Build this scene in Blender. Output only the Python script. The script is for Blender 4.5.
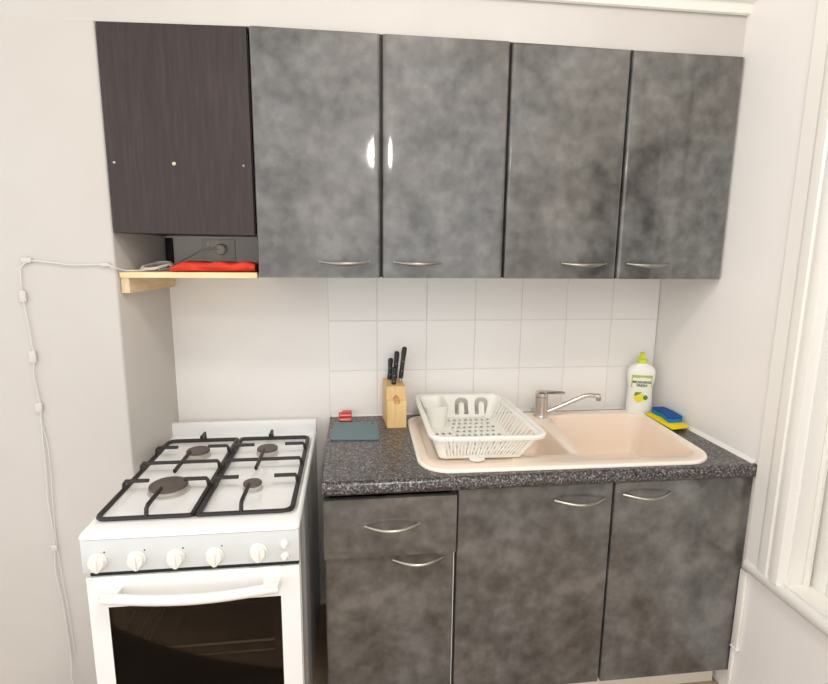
import bpy, bmesh, math, random
from mathutils import Vector, Matrix
random.seed(7)
SC = bpy.context.scene
for o in list(bpy.data.objects): bpy.data.objects.remove(o)

# survey units -> metres (x along the back wall, y into it, z up; floor at survey height FZ)
K = 1.19; FZ = 0.17
def T(p): return Vector((p[0]*K, p[1]*K, (p[2]-FZ)*K))

# ---------------------------------------------------------------- camera, world, light, exposure
cam = bpy.data.cameras.new('camera'); co = bpy.data.objects.new('camera', cam); SC.collection.objects.link(co)
cam.sensor_width = 36; cam.lens = 518.942/828*36; cam.clip_start = .02
yw, pt, rl = math.radians(6.987), math.radians(9.882), math.radians(.578)
fwd = Vector((math.sin(yw)*math.cos(pt), math.cos(yw)*math.cos(pt), -math.sin(pt)))
rgt = Vector((math.cos(yw), -math.sin(yw), 0)); upv = rgt.cross(fwd)
r2 = rgt*math.cos(rl)+upv*math.sin(rl); u2 = -rgt*math.sin(rl)+upv*math.cos(rl)
M = Matrix((( r2.x, u2.x, -fwd.x), (r2.y, u2.y, -fwd.y), (r2.z, u2.z, -fwd.z))).to_4x4()
M.translation = T((-1.111, -1.767, 1.47)); co.matrix_world = M
SC.camera = co
w = bpy.data.worlds.new('world'); SC.world = w; w.use_nodes = True
w.node_tree.nodes['Background'].inputs[0].default_value = (1.0, .995, .985, 1)
w.node_tree.nodes['Background'].inputs[1].default_value = 1.30
LAMP_POS = (-.985, -1.384, 1.93); FILL_STRENGTH = 36.0; LAMP_STRENGTH = 41.0; LAMP_COLOR = (1, .955, .90)
SC.view_settings.view_transform = 'Standard'; SC.view_settings.look = 'None'
SC.view_settings.gamma = 1; SC.view_settings.use_curve_mapping = False
SC.view_settings.exposure = 0.25

# ---------------------------------------------------------------- materials
def lin(r, g, b):
    f = lambda c: (c/255/12.92) if c/255 <= .04045 else ((c/255+.055)/1.055)**2.4
    return (f(r), f(g), f(b), 1)
MAT = {}
def mat(name, col, rough=.5, metal=0, coat=0, spec=.5, bump=None, noise=None, trans=0, emit=None, coatr=.1):
    m = bpy.data.materials.new(name); m.use_nodes = True; MAT[name] = m
    nt = m.node_tree; b = nt.nodes['Principled BSDF']
    b.inputs['Base Color'].default_value = col; b.inputs['Roughness'].default_value = rough
    b.inputs['Metallic'].default_value = metal; b.inputs['Coat Weight'].default_value = coat
    b.inputs['Coat Roughness'].default_value = coatr
    b.inputs['Specular IOR Level'].default_value = spec; b.inputs['Transmission Weight'].default_value = trans
    if emit: b.inputs['Emission Color'].default_value = emit[0]; b.inputs['Emission Strength'].default_value = emit[1]
    tc = nt.nodes.new('ShaderNodeTexCoord')
    if noise:   # (scale, colour list, stretch, detail)
        sc, cols, st, det = noise
        mp = nt.nodes.new('ShaderNodeMapping'); mp.inputs['Scale'].default_value = st
        n = nt.nodes.new('ShaderNodeTexNoise'); n.inputs['Scale'].default_value = sc; n.inputs['Detail'].default_value = det
        n.inputs['Roughness'].default_value = .6
        cr = nt.nodes.new('ShaderNodeValToRGB'); e = cr.color_ramp.elements
        while len(e) < len(cols): e.new(.5)
        for i, (p, c) in enumerate(cols): e[i].position = p; e[i].color = c
        nt.links.new(tc.outputs['Object'], mp.inputs[0]); nt.links.new(mp.outputs[0], n.inputs['Vector'])
        nt.links.new(n.outputs['Fac'], cr.inputs[0]); nt.links.new(cr.outputs[0], b.inputs['Base Color'])
    if bump:    # (scale, strength, distance)
        n = nt.nodes.new('ShaderNodeTexNoise'); n.inputs['Scale'].default_value = bump[0]; n.inputs['Detail'].default_value = 4
        bp = nt.nodes.new('ShaderNodeBump'); bp.inputs['Strength'].default_value = bump[1]; bp.inputs['Distance'].default_value = bump[2]
        nt.links.new(tc.outputs['Object'], n.inputs['Vector']); nt.links.new(n.outputs['Fac'], bp.inputs['Height'])
        nt.links.new(bp.outputs[0], b.inputs['Normal'])
    return m
mat('paint_dimmed', lin(232, 227, 221), .6, bump=(3, .35, .01), noise=(1.6, [(.3, lin(198, 193, 187)), (.7, lin(205, 201, 196))], (1, 1, 1), 3))  # wall paint darkened to tone down strong light on left wall and bulkhead
mat('paint_brightened', lin(240, 236, 231), .6, bump=(3, .35, .01), noise=(1.6, [(.3, lin(238, 234, 229)), (.7, lin(243, 239, 235))], (1, 1, 1), 3))  # same wall paint, lightened to make up for weaker light
mat('paint_plain', lin(232, 228, 223), .7)
mat('ceiling_paint', lin(240, 236, 230), .8)
mat('tile', lin(243, 240, 236), .25, spec=.4, bump=(1.5, .1, .003))
mat('grout', lin(228, 221, 213), .8)
mat('trim_gloss', lin(240, 237, 230), .3, bump=(6, .25, .004))
mat('floor_wood', lin(176, 152, 128), .5, noise=(3, [(.3, lin(160, 136, 112)), (.7, lin(188, 164, 140))], (1, 12, 1), 5))
DARKC, MIDC, LITEC = lin(66, 64, 62), lin(91, 89, 87), lin(114, 112, 110)
def laminate(name, rough):
    m = mat(name, MIDC, rough, coat=1, coatr=.06)
    nt = m.node_tree; b = nt.nodes['Principled BSDF']
    tc = nt.nodes.new('ShaderNodeTexCoord')
    n1 = nt.nodes.new('ShaderNodeTexNoise'); n1.inputs['Scale'].default_value = 8.5; n1.inputs['Detail'].default_value = 5; n1.inputs['Roughness'].default_value = .5
    n2 = nt.nodes.new('ShaderNodeTexNoise'); n2.inputs['Scale'].default_value = 24; n2.inputs['Detail'].default_value = 3
    n3 = nt.nodes.new('ShaderNodeTexNoise'); n3.inputs['Scale'].default_value = 2.5; n3.inputs['Detail'].default_value = 2
    mx = nt.nodes.new('ShaderNodeMath'); mx.operation = 'MULTIPLY_ADD'; mx.inputs[1].default_value = .45
    nt.links.new(n2.outputs['Fac'], mx.inputs[0])
    m2 = nt.nodes.new('ShaderNodeMath'); m2.operation = 'MULTIPLY'; m2.inputs[1].default_value = .55
    nt.links.new(n1.outputs['Fac'], m2.inputs[0]); nt.links.new(m2.outputs[0], mx.inputs[2])
    cr = nt.nodes.new('ShaderNodeValToRGB'); e = cr.color_ramp.elements; e.new(.5)
    e[0].position = .36; e[0].color = DARKC; e[1].position = .5; e[1].color = MIDC; e[2].position = .65; e[2].color = LITEC
    hue = nt.nodes.new('ShaderNodeMix'); hue.data_type = 'RGBA'; hue.blend_type = 'MULTIPLY'; hue.inputs['Factor'].default_value = 1
    cr2 = nt.nodes.new('ShaderNodeValToRGB'); f = cr2.color_ramp.elements
    f[0].position = .4; f[0].color = (1, .975, .945, 1); f[1].position = .62; f[1].color = (.95, .985, 1, 1)
    for n in (n1, n2, n3): nt.links.new(tc.outputs['Object'], n.inputs['Vector'])
    nt.links.new(mx.outputs[0], cr.inputs[0]); nt.links.new(n3.outputs['Fac'], cr2.inputs[0])
    nt.links.new(cr.outputs[0], hue.inputs['A']); nt.links.new(cr2.outputs[0], hue.inputs['B'])
    nt.links.new(hue.outputs['Result'], b.inputs['Base Color'])
laminate('grey_laminate', .3)
mat('edge_black', lin(28, 24, 23), .5)
mat('carcass', lin(205, 198, 190), .6)
mat('kick_white', lin(225, 217, 205), .5)
mat('dark_wood', lin(50, 38, 36), .45, noise=(9, [(.3, lin(38, 27, 26)), (.55, lin(49, 36, 34)), (.75, lin(59, 45, 42))], (10, 10, .7), 6), bump=(60, .15, .002))
def granite():
    m = mat('granite', lin(80, 72, 70), .28, spec=.5); nt = m.node_tree; b = nt.nodes['Principled BSDF']
    tc = nt.nodes.new('ShaderNodeTexCoord')
    v = nt.nodes.new('ShaderNodeTexNoise'); v.inputs['Scale'].default_value = 150; v.inputs['Detail'].default_value = 3; v.inputs['Roughness'].default_value = .65
    cr = nt.nodes.new('ShaderNodeValToRGB'); e = cr.color_ramp.elements; e.new(.5); e.new(.6)
    for i, (p, c) in enumerate([(.38, lin(34, 30, 32)), (.47, lin(66, 61, 61)), (.57, lin(98, 93, 92)), (.68, lin(172, 168, 166))]): e[i].position = p; e[i].color = c
    nt.links.new(tc.outputs['Object'], v.inputs['Vector']); nt.links.new(v.outputs['Fac'], cr.inputs[0]); nt.links.new(cr.outputs[0], b.inputs['Base Color'])
granite()
mat('sink_peach', lin(248, 230, 212), .3, coat=.2)
mat('sink_edge', lin(247, 239, 226), .3)
mat('chrome', lin(216, 210, 203), .26, .85)
mat('steel', lin(188, 184, 176), .28, 1)
mat('satin_steel', lin(158, 154, 148), .38, 1)
mat('white_enamel', lin(246, 247, 247), .22, coat=.3)
mat('panel_grey', lin(216, 219, 219), .3)
mat('knob_white', lin(238, 237, 233), .3)
mat('iron', lin(40, 35, 34), .45)
mat('cap_grey', lin(92, 82, 78), .5)
mat('burner_ring', lin(200, 196, 188), .35, .4)
mat('zinc_painted_sheen', lin(215, 213, 211), .25, .2, noise=(5, [(.35, lin(190, 187, 186)), (.5, lin(232, 230, 228)), (.65, lin(245, 244, 242))], (.2, 14, .15), 3))  # stripes in the colour imitate reflections on the metal side
mat('black_gap', lin(14, 12, 12), .6)
mat('oven_frit', lin(12, 10, 10), .08, coat=.5)
mat('oven_enamel', lin(66, 55, 47), .5)
mat('wire', lin(214, 206, 194), .4, .3)
mat('white_plastic', lin(242, 240, 232), .35)
mat('cord_white', lin(214, 211, 207), .5)
mat('clip_plastic', lin(208, 203, 197), .4)
mat('beech', lin(226, 188, 132), .45, noise=(6, [(.3, lin(218, 178, 120)), (.7, lin(234, 200, 148))], (18, 4, 1.2), 4))
mat('beech_pale', lin(235, 200, 138), .45, noise=(7, [(.3, lin(230, 192, 128)), (.7, lin(240, 210, 150))], (14, 4, 1.2), 4))
mat('pine', lin(236, 212, 166), .55, noise=(5, [(.3, lin(226, 198, 148)), (.7, lin(242, 222, 180))], (1.5, 14, 14), 4))
mat('pine_end', lin(226, 206, 172), .6, noise=(5, [(.3, lin(214, 190, 152)), (.7, lin(234, 216, 184))], (14, 1.5, 14), 4))
mat('black_handle', lin(22, 20, 22), .3)
mat('mat_teal', lin(104, 128, 134), .5, bump=(90, .2, .001))
mat('red_plastic', lin(205, 70, 62), .35)
mat('pink_plastic', lin(236, 160, 148), .4)
mat('red_cloth', lin(226, 66, 44), .85, bump=(120, .5, .002))
mat('bottle_white', lin(240, 240, 234), .3, coat=.3)
mat('cap_lime', lin(210, 220, 52), .35)
mat('label_green', lin(176, 190, 96), .5)
mat('label_pale', lin(236, 240, 220), .5)
mat('text_green', lin(52, 84, 60), .5)
mat('leaf_green', lin(96, 140, 52), .5)
mat('lemon', lin(236, 220, 60), .5)
mat('sponge_blue', lin(10, 128, 200), .9, bump=(200, .6, .002))
mat('scour_blue', lin(24, 84, 152), .95, bump=(260, .9, .002))
mat('yellow_cloth', lin(240, 214, 10), .85, bump=(150, .5, .002))
mat('brass', lin(200, 190, 170), .35, 1)
mat('socket_plastic', lin(238, 232, 220), .4)
mat('bulb', (1, 1, 1, 1), .5, emit=((*LAMP_COLOR, 1), LAMP_STRENGTH))
mat('outside_grey', lin(92, 92, 98), .8)  # grey of the added light block beyond the window
mat('wood_yellow', lin(150, 120, 40), .6)
def glass(name, tint, gl):
    m = bpy.data.materials.new(name); m.use_nodes = True; MAT[name] = m; nt = m.node_tree; nt.nodes.clear()
    out = nt.nodes.new('ShaderNodeOutputMaterial'); mx = nt.nodes.new('ShaderNodeMixShader'); t = nt.nodes.new('ShaderNodeBsdfTransparent')
    g = nt.nodes.new('ShaderNodeBsdfGlossy'); g.inputs['Roughness'].default_value = .03; g.inputs['Color'].default_value = (gl, gl, gl, 1)
    fr = nt.nodes.new('ShaderNodeFresnel'); fr.inputs[0].default_value = 1.5; t.inputs[0].default_value = tint
    nt.links.new(fr.outputs[0], mx.inputs[0]); nt.links.new(t.outputs[0], mx.inputs[1]); nt.links.new(g.outputs[0], mx.inputs[2]); nt.links.new(mx.outputs[0], out.inputs[0])
glass('oven_glass', (.66, .60, .54, 1), .35)
mat('fill_diffuser', (1, 1, 1, 1), .5, emit=((*LAMP_COLOR, 1), FILL_STRENGTH))  # glow of the added overhead fill
glass('window_glass', (.8, .84, .86, 1), 1)

# ---------------------------------------------------------------- mesh helpers
ROOT = {}
class MB:
    def __init__(s): s.bm = bmesh.new()
    def _merge(s, b2):
        me = bpy.data.meshes.new('t'); b2.to_mesh(me); b2.free(); s.bm.from_mesh(me); bpy.data.meshes.remove(me)
    def box(s, x0, x1, y0, y1, z0, z1, b=0, seg=2, rot=None, only=None):
        t = bmesh.new(); bmesh.ops.create_cube(t, size=1)
        c = Vector(((x0+x1)/2, (y0+y1)/2, (z0+z1)/2))
        for v in t.verts: v.co = Vector((v.co.x*(x1-x0), v.co.y*(y1-y0), v.co.z*(z1-z0)))
        if b:
            es = [e for e in t.edges if only is None or only(e)]
            bmesh.ops.bevel(t, geom=es, offset=b, segments=seg, affect='EDGES', profile=.5)
        for v in t.verts: v.co = (rot @ v.co if rot else v.co)+c
        s._merge(t); return s
    def loft(s, rings, closed=True, cap0=True, cap1=True):
        vs = [[s.bm.verts.new(p) for p in r] for r in rings]; n = len(rings[0])
        for a, b in zip(vs, vs[1:]):
            for i in range(n if closed else n-1):
                j = (i+1) % n; s.bm.faces.new((a[i], a[j], b[j], b[i]))
        if closed and cap0: s.bm.faces.new(vs[0][::-1])
        if closed and cap1: s.bm.faces.new(vs[-1])
        return s
    def tube(s, pts, r, n=8, sy=1.0, closed=False):
        pts = [Vector(p) for p in pts]; rs = r if isinstance(r, (list, tuple)) else [r]*len(pts)
        rings = []; up = None
        for i, p in enumerate(pts):
            if closed: d = pts[(i+1) % len(pts)]-pts[i-1]
            else: d = pts[min(i+1, len(pts)-1)]-pts[max(i-1, 0)]
            d.normalize()
            if up is None: up = Vector((0, 0, 1)) if abs(d.z) < .9 else Vector((0, 1, 0))
            a = d.cross(up); a.normalize(); b = a.cross(d); b.normalize(); up = b
            rings.append([p+(a*math.cos(q)+b*math.sin(q)*sy)*rs[i] for q in [2*math.pi*k/n for k in range(n)]])
        if closed:
            vs = [[s.bm.verts.new(p) for p in r_] for r_ in rings]
            for i in range(len(vs)):
                A, B = vs[i], vs[(i+1) % len(vs)]
                for k in range(n): s.bm.faces.new((A[k], A[(k+1) % n], B[(k+1) % n], B[k]))
            return s
        return s.loft(rings)
    def lathe(s, prof, c, n=24, axis='z', sx=1.0):
        rings = []
        for r, h in prof:
            ring = []
            for k in range(n):
                q = 2*math.pi*k/n; a, b = r*math.cos(q)*sx, r*math.sin(q)
                ring.append(Vector((c[0]+a, c[1]+b, c[2]+h)) if axis == 'z' else Vector((c[0]+a, c[1]-h, c[2]+b)))
            rings.append(ring)
        return s.loft(rings)
    def prism(s, poly, axis, a0, a1, b=0):     # poly of 2D points, extruded along an axis
        f = {'x': lambda p, a: (a, p[0], p[1]), 'y': lambda p, a: (p[0], a, p[1]), 'z': lambda p, a: (p[0], p[1], a)}[axis]
        t = bmesh.new(); A = [t.verts.new(f(p, a0)) for p in poly]; B = [t.verts.new(f(p, a1)) for p in poly]
        t.faces.new(A[::-1]); t.faces.new(B)
        for i in range(len(A)): j = (i+1) % len(A); t.faces.new((A[i], A[j], B[j], B[i]))
        if b: bmesh.ops.bevel(t, geom=list(t.edges), offset=b, segments=2, affect='EDGES')
        s._merge(t); return s
    def plate(s, loops, f, thick=None):        # outer loop + holes, optional thickness vector
        t = bmesh.new()
        for lp in loops:
            vs = [t.verts.new(f(p)) for p in lp]
            for i in range(len(vs)): t.edges.new((vs[i], vs[(i+1) % len(vs)]))
        bmesh.ops.triangle_fill(t, edges=list(t.edges), use_beauty=True)
        if thick:
            g = bmesh.ops.extrude_face_region(t, geom=list(t.faces))
            for v in [e for e in g['geom'] if isinstance(e, bmesh.types.BMVert)]: v.co += Vector(thick)
        s._merge(t); return s
    def build(s, name, m, parent=None, smooth=40, **tags):
        bm = s.bm; bmesh.ops.remove_doubles(bm, verts=bm.verts, dist=1e-6); bmesh.ops.recalc_face_normals(bm, faces=bm.faces)
        for v in bm.verts: v.co = T(v.co)
        if parent is not None: org = ROOT[parent.name]
        else:
            xs = [v.co for v in bm.verts]
            org = Vector(((min(c.x for c in xs)+max(c.x for c in xs))/2, (min(c.y for c in xs)+max(c.y for c in xs))/2, min(c.z for c in xs)))
        for v in bm.verts: v.co -= org
        me = bpy.data.meshes.new(name); bm.to_mesh(me); bm.free()
        if smooth:
            for p in me.polygons: p.use_smooth = True
            me.set_sharp_from_angle(angle=math.radians(smooth))
        me.materials.append(MAT[m]); o = bpy.data.objects.new(name, me); SC.collection.objects.link(o)
        if parent is not None: o.parent = parent
        else: o.location = org
        ROOT[o.name] = org
        for k, v in tags.items(): o[k] = v
        return o
def thing(name, label, cat, loc, group=None):
    o = bpy.data.objects.new(name, None); o.empty_display_size = .05; SC.collection.objects.link(o)
    o.location = T(loc); ROOT[o.name] = T(loc); o['label'] = label; o['category'] = cat
    if group: o['group'] = group
    return o
def S(o): o['kind'] = 'structure'; return o
def rpoly(pts, r, n=6):      # polygon with rounded corners (r: number or list)
    out = []; N = len(pts)
    for i in range(N):
        p = Vector(pts[i]); a = Vector(pts[i-1])-p; b = Vector(pts[(i+1) % N])-p
        ri = r[i] if isinstance(r, (list, tuple)) else r
        ang = a.angle(b); d = min(ri/math.tan(ang/2), a.length*.49, b.length*.49)
        rr = d*math.tan(ang/2); a.normalize(); b.normalize(); bis = (a+b).normalized(); c = p+bis*(rr/math.sin(ang/2))
        s0 = p+a*d-c; s1 = p+b*d-c; a0 = math.atan2(s0.y, s0.x); a1 = math.atan2(s1.y, s1.x)
        da = (a1-a0+math.pi) % (2*math.pi)-math.pi
        for k in range(n+1): q = a0+da*k/n; out.append((c.x+rr*math.cos(q), c.y+rr*math.sin(q)))
    return out
def rrect(x0, x1, y0, y1, r, n=6): return rpoly([(x0, y0), (x1, y0), (x1, y1), (x0, y1)], r, n)
def catmull(P, n=8):
    P = [Vector(p) for p in P]; out = []
    for i in range(len(P)-1):
        a, b, c, d = P[max(i-1, 0)], P[i], P[i+1], P[min(i+2, len(P)-1)]
        for k in range(n):
            t = k/n; out.append(.5*((2*b)+(c-a)*t+(2*a-5*b+4*c-d)*t*t+(3*b-a-3*c+d)*t**3))
    out.append(P[-1]); return out

# ---------------------------------------------------------------- the room
PX = -1.726; PXB = -1.693; PY = -.300; CZ = 2.80; LX = -2.75; FY = -2.7; RX = .16
b = MB(); b.box(PXB-.1, RX, 0, .1, FZ-.05, CZ); S(b.build('wall_back', 'paint_brightened'))
b = MB(); b.prism([(LX, PY), (PX-.006, PY), (PX-.0015, PY+.0015), (PX, PY+.006), (PXB, 0), (PXB, .1), (LX, .1)], 'z', FZ-.05, 2.0168); S(b.build('wall_left', 'paint_dimmed', smooth=60))
b = MB(); b.prism([(LX, 2.0168), (PX+.0005, 2.0168), (-1.36, 2.0255), (-.6, 2.0255), (0, 2.0215), (0, CZ), (LX, CZ)], 'y', -.300, 0); S(b.build('wall_upper', 'paint_dimmed'))
b = MB(); b.box(.75, .85, -2.6, .3, FZ-.1, 2.6); S(b.build('light_block_outside', 'outside_grey'))  # added slab that keeps world light out of the window
b = MB(); b.box(RX, .75, -2.6, .3, FZ-.1, FZ-.02); S(b.build('floor_outside', 'outside_grey'))
b = MB(); b.box(LX-.1, RX, FY-.1, .1, FZ-.1, FZ); S(b.build('floor', 'floor_wood'))
b = MB(); b.box(LX-.1, RX, FY-.1, .1, CZ, CZ+.1); S(b.build('ceiling', 'ceiling_paint'))
# right wall with the window opening
WY0, WY1, WZ0, WZ1 = -.672, -1.47, .60, 2.0
b = MB(); b.box(0, RX, WY0, 0, FZ-.05, CZ); b.box(0, RX, FY-.1, WY1, FZ-.05, CZ); b.box(0, RX, WY1, WY0, FZ-.05, WZ0); b.box(0, RX, WY1, WY0, WZ1, CZ)
S(b.build('wall_right', 'paint_brightened'))
# wall rail on the bulkhead
b = MB(); b.prism([(-.305, 2.128), (-.314, 2.130), (-.318, 2.140), (-.322, 2.152), (-.336, 2.156), (-.338, 2.172), (-.326, 2.182), (-.312, 2.186), (-.305, 2.19)], 'x', LX, .0)
S(b.build('trim_1', 'trim_gloss', smooth=30))
# tiled part of the back wall
b = MB(); zs = [.902, 1.063, 1.237, 1.418]; xs = [-1.187, -1.023, -.852, -.681, -.515, -.350, -.180, -.002]
for i in range(7):
    for j in range(3): b.box(xs[i]+.0012, xs[i+1]-.0012, -.0085, -.0005, zs[j]+.0012, zs[j+1]-.0012, .0010, 2)
wt_ = S(b.build('wall_back_tiles', 'tile', smooth=0))
b = MB(); b.box(-1.188, -.0015, -.0062, -.0005, .9, 1.42); b.build('grout', 'grout', wt_)
b = MB()   # white sealant along the bench
b.prism([(-.0085, .9005), (-.0145, .9005), (-.0085, .906)], 'x', -1.18, -.002); b.prism([(-.001, .9005), (-.012, .9005), (-.001, .911)], 'y', -.53, -.0145)
S(b.build('trim_2', 'trim_gloss'))
# window: architrave, reveal, sash, pane, sill
wn = thing('window_1', '', '', (.0, -1.05, WZ0)); del wn['label']; del wn['category']; wn['kind'] = 'structure'
prof = [(0, -.5477), (-.011, -.548), (-.013, -.551), (-.014, -.594), (-.017, -.598), (-.019, -.606), (-.019, -.628), (-.015, -.632), (-.015, -.636), (-.020, -.641), (-.023, -.655), (-.020, -.667), (0, -.672)]
b = MB(); b.loft([[(x, y, .624) for x, y in prof], [(x, y, 2.14) for x, y in prof]])
b.loft([[(x, -2.142-y, .624) for x, y in prof], [(x, -2.142-y, 2.14) for x, y in prof]])
b.loft([[(x*.97, -.66, 1.333-y) for x, y in prof], [(x*.97, -1.482, 1.333-y) for x, y in prof]])
b.build('architrave', 'trim_gloss', wn, smooth=30)
b = MB(); b.box(.001, .12, -.676, -.672, .6, 2.0); b.box(.001, .12, -1.470, -1.466, .6, 2.0); b.box(.001, .12, -1.466, -.676, 1.996, 2.0)
b.box(.045, .058, -.688, -.676, .62, 1.996, .003); b.build('window_reveal', 'trim_gloss', wn)
b = MB(); sx0, sx1 = .066, .098
b.box(sx0, sx1, -.722, -.676, .624, 1.996, .004); b.box(sx0, sx1, -1.466, -1.41, .624, 1.996, .004); b.box(sx0+.001, sx1-.001, -1.41, -.722, .624, .69, .004)
b.box(sx0+.001, sx1-.001, -1.41, -.722, 1.88, 1.996, .004); b.build('window_sash', 'trim_gloss', wn)
b = MB(); b.box(.08, .084, -1.415, -.717, .685, 1.885); b.build('window_pane', 'window_glass', wn)
sp = [(.10, .6005), (.10, .6235), (-.012, .622), (-.024, .618), (-.031, .609), (-.031, .599), (-.026, .590), (-.016, .586), (-.0005, .585), (-.0005, .6005)]
b2 = MB(); q = [(x if x < 0 else -.0005, z) for x, z in sp]
b2.loft([[(x*.35, -.543, (z-.604)*.6+.604) for x, z in q], [(x*.8, -.548, (z-.604)*.9+.604) for x, z in q], [(x, -.557, z) for x, z in q], [(x, -1.6, z) for x, z in q]])
b2.box(-.001, .10, -1.466, -.676, .6005, .6235); [setattr(v.co, 'x', v.co.x*.75) for v in b2.bm.verts if v.co.x < -.0006]; [setattr(v.co, 'z', v.co.z+.006) for v in b2.bm.verts if v.co.x < -.0006]; b2.build('window_sill', 'trim_gloss', wn, smooth=50)
# boarding at the right end of the base units and skirting
b = MB(); b.box(-.010, -.0005, -.556, -.534, .340, .584, .0015); b.box(-.013, -.0005, -.560, -.534, .334, .340, .001); b.box(-.009, -.0005, -.545, -.534, FZ, .334, .0015); S(b.build('trim_3', 'trim_gloss'))

# ---------------------------------------------------------------- handles and doors
def handle(parent, xa, xb, z, y, kind):
    n = 14; pts = []; rs = []
    for i in range(n+1):
        t = i/n; a = math.sin(math.pi*t)
        if kind == 'base': pts.append((xa+(xb-xa)*t, y-.004-.026*a, z-.004*a)); rs.append(.0030+.0012*a)
        else: pts.append((xa+(xb-xa)*t, y-.004-.020*a, z-.0055*a)); rs.append(.0018+.0046*a)
    m = MB(); m.tube(pts, rs, 10, 1.0)
    for x in (xa+.003, xb-.003): m.lathe([(.0035, 0), (.0035, .006)], (x, y+.0005, z), 10, 'y')
    return m.build('handle', 'steel' if kind == 'base' else 'satin_steel', parent)
def slab(x0, x1, y0, y1, z0, z1, r=.009):   # postformed door: wide radius on the two upright front edges
    yf = y0; poly = [(x0, y1)]
    for k in range(7): q = math.pi/2*k/6; poly.append((x0+r-r*math.cos(q), yf+r-r*math.sin(q)))
    if x1-x0 > .2 and r > .008: poly += [(x0+r+.022, yf), (x1-r-.012, yf)]
    for k in range(7): q = math.pi/2*k/6; poly.append((x1-r+r*math.sin(q), yf+r-r*math.cos(q)))
    poly.append((x1, y1)); m = MB(); m.prism(poly, 'z', z0, z1); return m

# ---------------------------------------------------------------- wall cabinets
UY = -.316; Z1, Z2 = 1.397, 2.028
def wall_cabinet(x0, xm, x1, hs, label, Z2=2.0235):
    t = thing('wall_cabinet', label, 'cabinet', ((x0+x1)/2, -.15, Z1), 'glossy grey wall cabinets')
    c = MB()
    c.box(x0+.001, x0+.014, -.295, -.009, Z1+.002, Z2-.001); c.box(x1-.014, x1-.001, -.295, -.009, Z1+.002, Z2-.001)
    c.box(x0+.014, x1-.014, -.295, -.009, Z1+.002, Z1+.015); c.box(x0+.014, x1-.014, -.295, -.009, Z2-.015, Z2-.001); c.box(x0+.014, x1-.014, -.02, -.009, Z1+.015, Z2-.015)
    c.box(xm-.007, xm+.007, -.295, -.02, Z1+.015, Z2-.015)
    c.build('cabinet_body', 'edge_black', t)
    for a, bb, hx in ((x0, xm, hs[0]), (xm, x1, hs[1])):
        g = .0027
        dr = slab(a+g, bb-g, UY, -.297, Z1, Z2-.002).build('door', 'grey_laminate', t)
        handle(dr, hx[0], hx[1], 1.441, UY, 'upper')
    return t
wall_cabinet(-1.361, -1.026, -.6795, ((-1.196, -1.057), (-.993, -.855)), 'pair of glossy mottled grey wall cupboard doors left of centre, reflecting the lamp')
wall_cabinet(-.6795, -.338, -.0015, ((-.510, -.372), (-.310, -.173)), 'pair of glossy mottled grey wall cupboard doors at the right end against the side wall', 2.0195)
t = thing('wall_cabinet', 'dark brown woodgrain wall cabinet without handle above the pine shelf', 'cabinet', (-1.54, -.15, 1.509))
c = MB(); c.box(PX+.002, PX+.014, -.2925, -.009, 1.511, 2.012); c.box(-1.377, -1.364, -.2925, -.009, 1.511, 2.012); c.box(PX+.014, -1.377, -.2925, -.009, 2.002, 2.012)
c.box(PX+.024, -1.377, -.2925, -.012, 1.511, 1.523); c.build('cabinet_body', 'dark_wood', t)
c = MB(); c.prism([(-1.720, 1.511), (-1.3655, 1.509), (-1.3655, 2.0235), (-1.720, 2.0145)], 'y', -.3060, -.2930, .001); c = c.build('front_panel', 'dark_wood', t)
for x, z, r in ((-1.705, 1.686, .0035), (-1.560, 1.687, .0048), (-1.386, 1.687, .003)):
    s = MB(); s.lathe([(r, 0), (r, .0008), (r*.6, .002)], (x, -.3060, z), 12, 'y'); s.build('screw', 'brass', t, label='small pale metal screw head')

# ---------------------------------------------------------------- base cabinets
BY = -.529; BZ1 = .250; BZT = .862; b0, b1, b2 = -1.186, -.8405, -.4095
def carcass(t, x0, x1, xm=None):
    c = MB(); c.box(x0+.001, x0+.014, -.508, -.012, BZ1, BZT-.004); c.box(x1-.014, x1-.001, -.508, -.012, BZ1, BZT-.004)
    c.box(x0+.014, x1-.014, -.508, -.012, BZ1, BZ1+.014); c.box(x0+.014, x1-.014, -.02, -.012, BZ1+.014, BZT-.004)
    return c.build('cabinet_body', 'grey_laminate', t)
t = thing('base_cabinet', 'grey laminate base cabinet with one drawer above one door beside the cooker', 'cabinet', ((b0+b1)/2, -.27, FZ))
carcass(t, b0, b1)
dr = slab(b0-.001, b1-.003, BY-.012, BY+.006, .6935, .853, .004).build('drawer', 'grey_laminate', t)
handle(dr, -1.083, -.941, .781, BY-.010, 'base')
for x, z in ((-1.131, .777), (-.885, .770)):
    s = MB(); s.lathe([(.0026, 0), (.0026, .0006), (.0015, .0013)], (x, BY-.010, z), 10, 'y'); s.build('screw_cap', 'brass', dr)
dd = slab(b0+.004, b1-.0075, BY, BY+.016, BZ1, .6865, .003).build('door', 'grey_laminate', t)
handle(dd, -1.010, -.877, .677, BY, 'base')
s = MB(); s.box(b1-.0070, b1-.0056, BY+.001, BY+.016, BZ1, .6865); s.build('edge_strip', 'knob_white', dd, label='pale worn edge strip of the door')
t = thing('base_cabinet', 'wide grey laminate sink base cabinet with two doors under the sink', 'cabinet', ((b1+0)/2, -.27, FZ))
carcass(t, b1, -.002)
dd = slab(b1+.002, b2-.0025, BY+.001, BY+.018, BZ1-.002, .861, .004).build('door', 'grey_laminate', t); handle(dd, -.578, -.437, .820, BY+.001, 'base')
dd = slab(b2+.0025, -.0018, BY-.002, BY+.018, BZ1, .861, .004).build('door', 'grey_laminate', t); handle(dd, -.386, -.250, .829, BY-.002, 'base')
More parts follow.
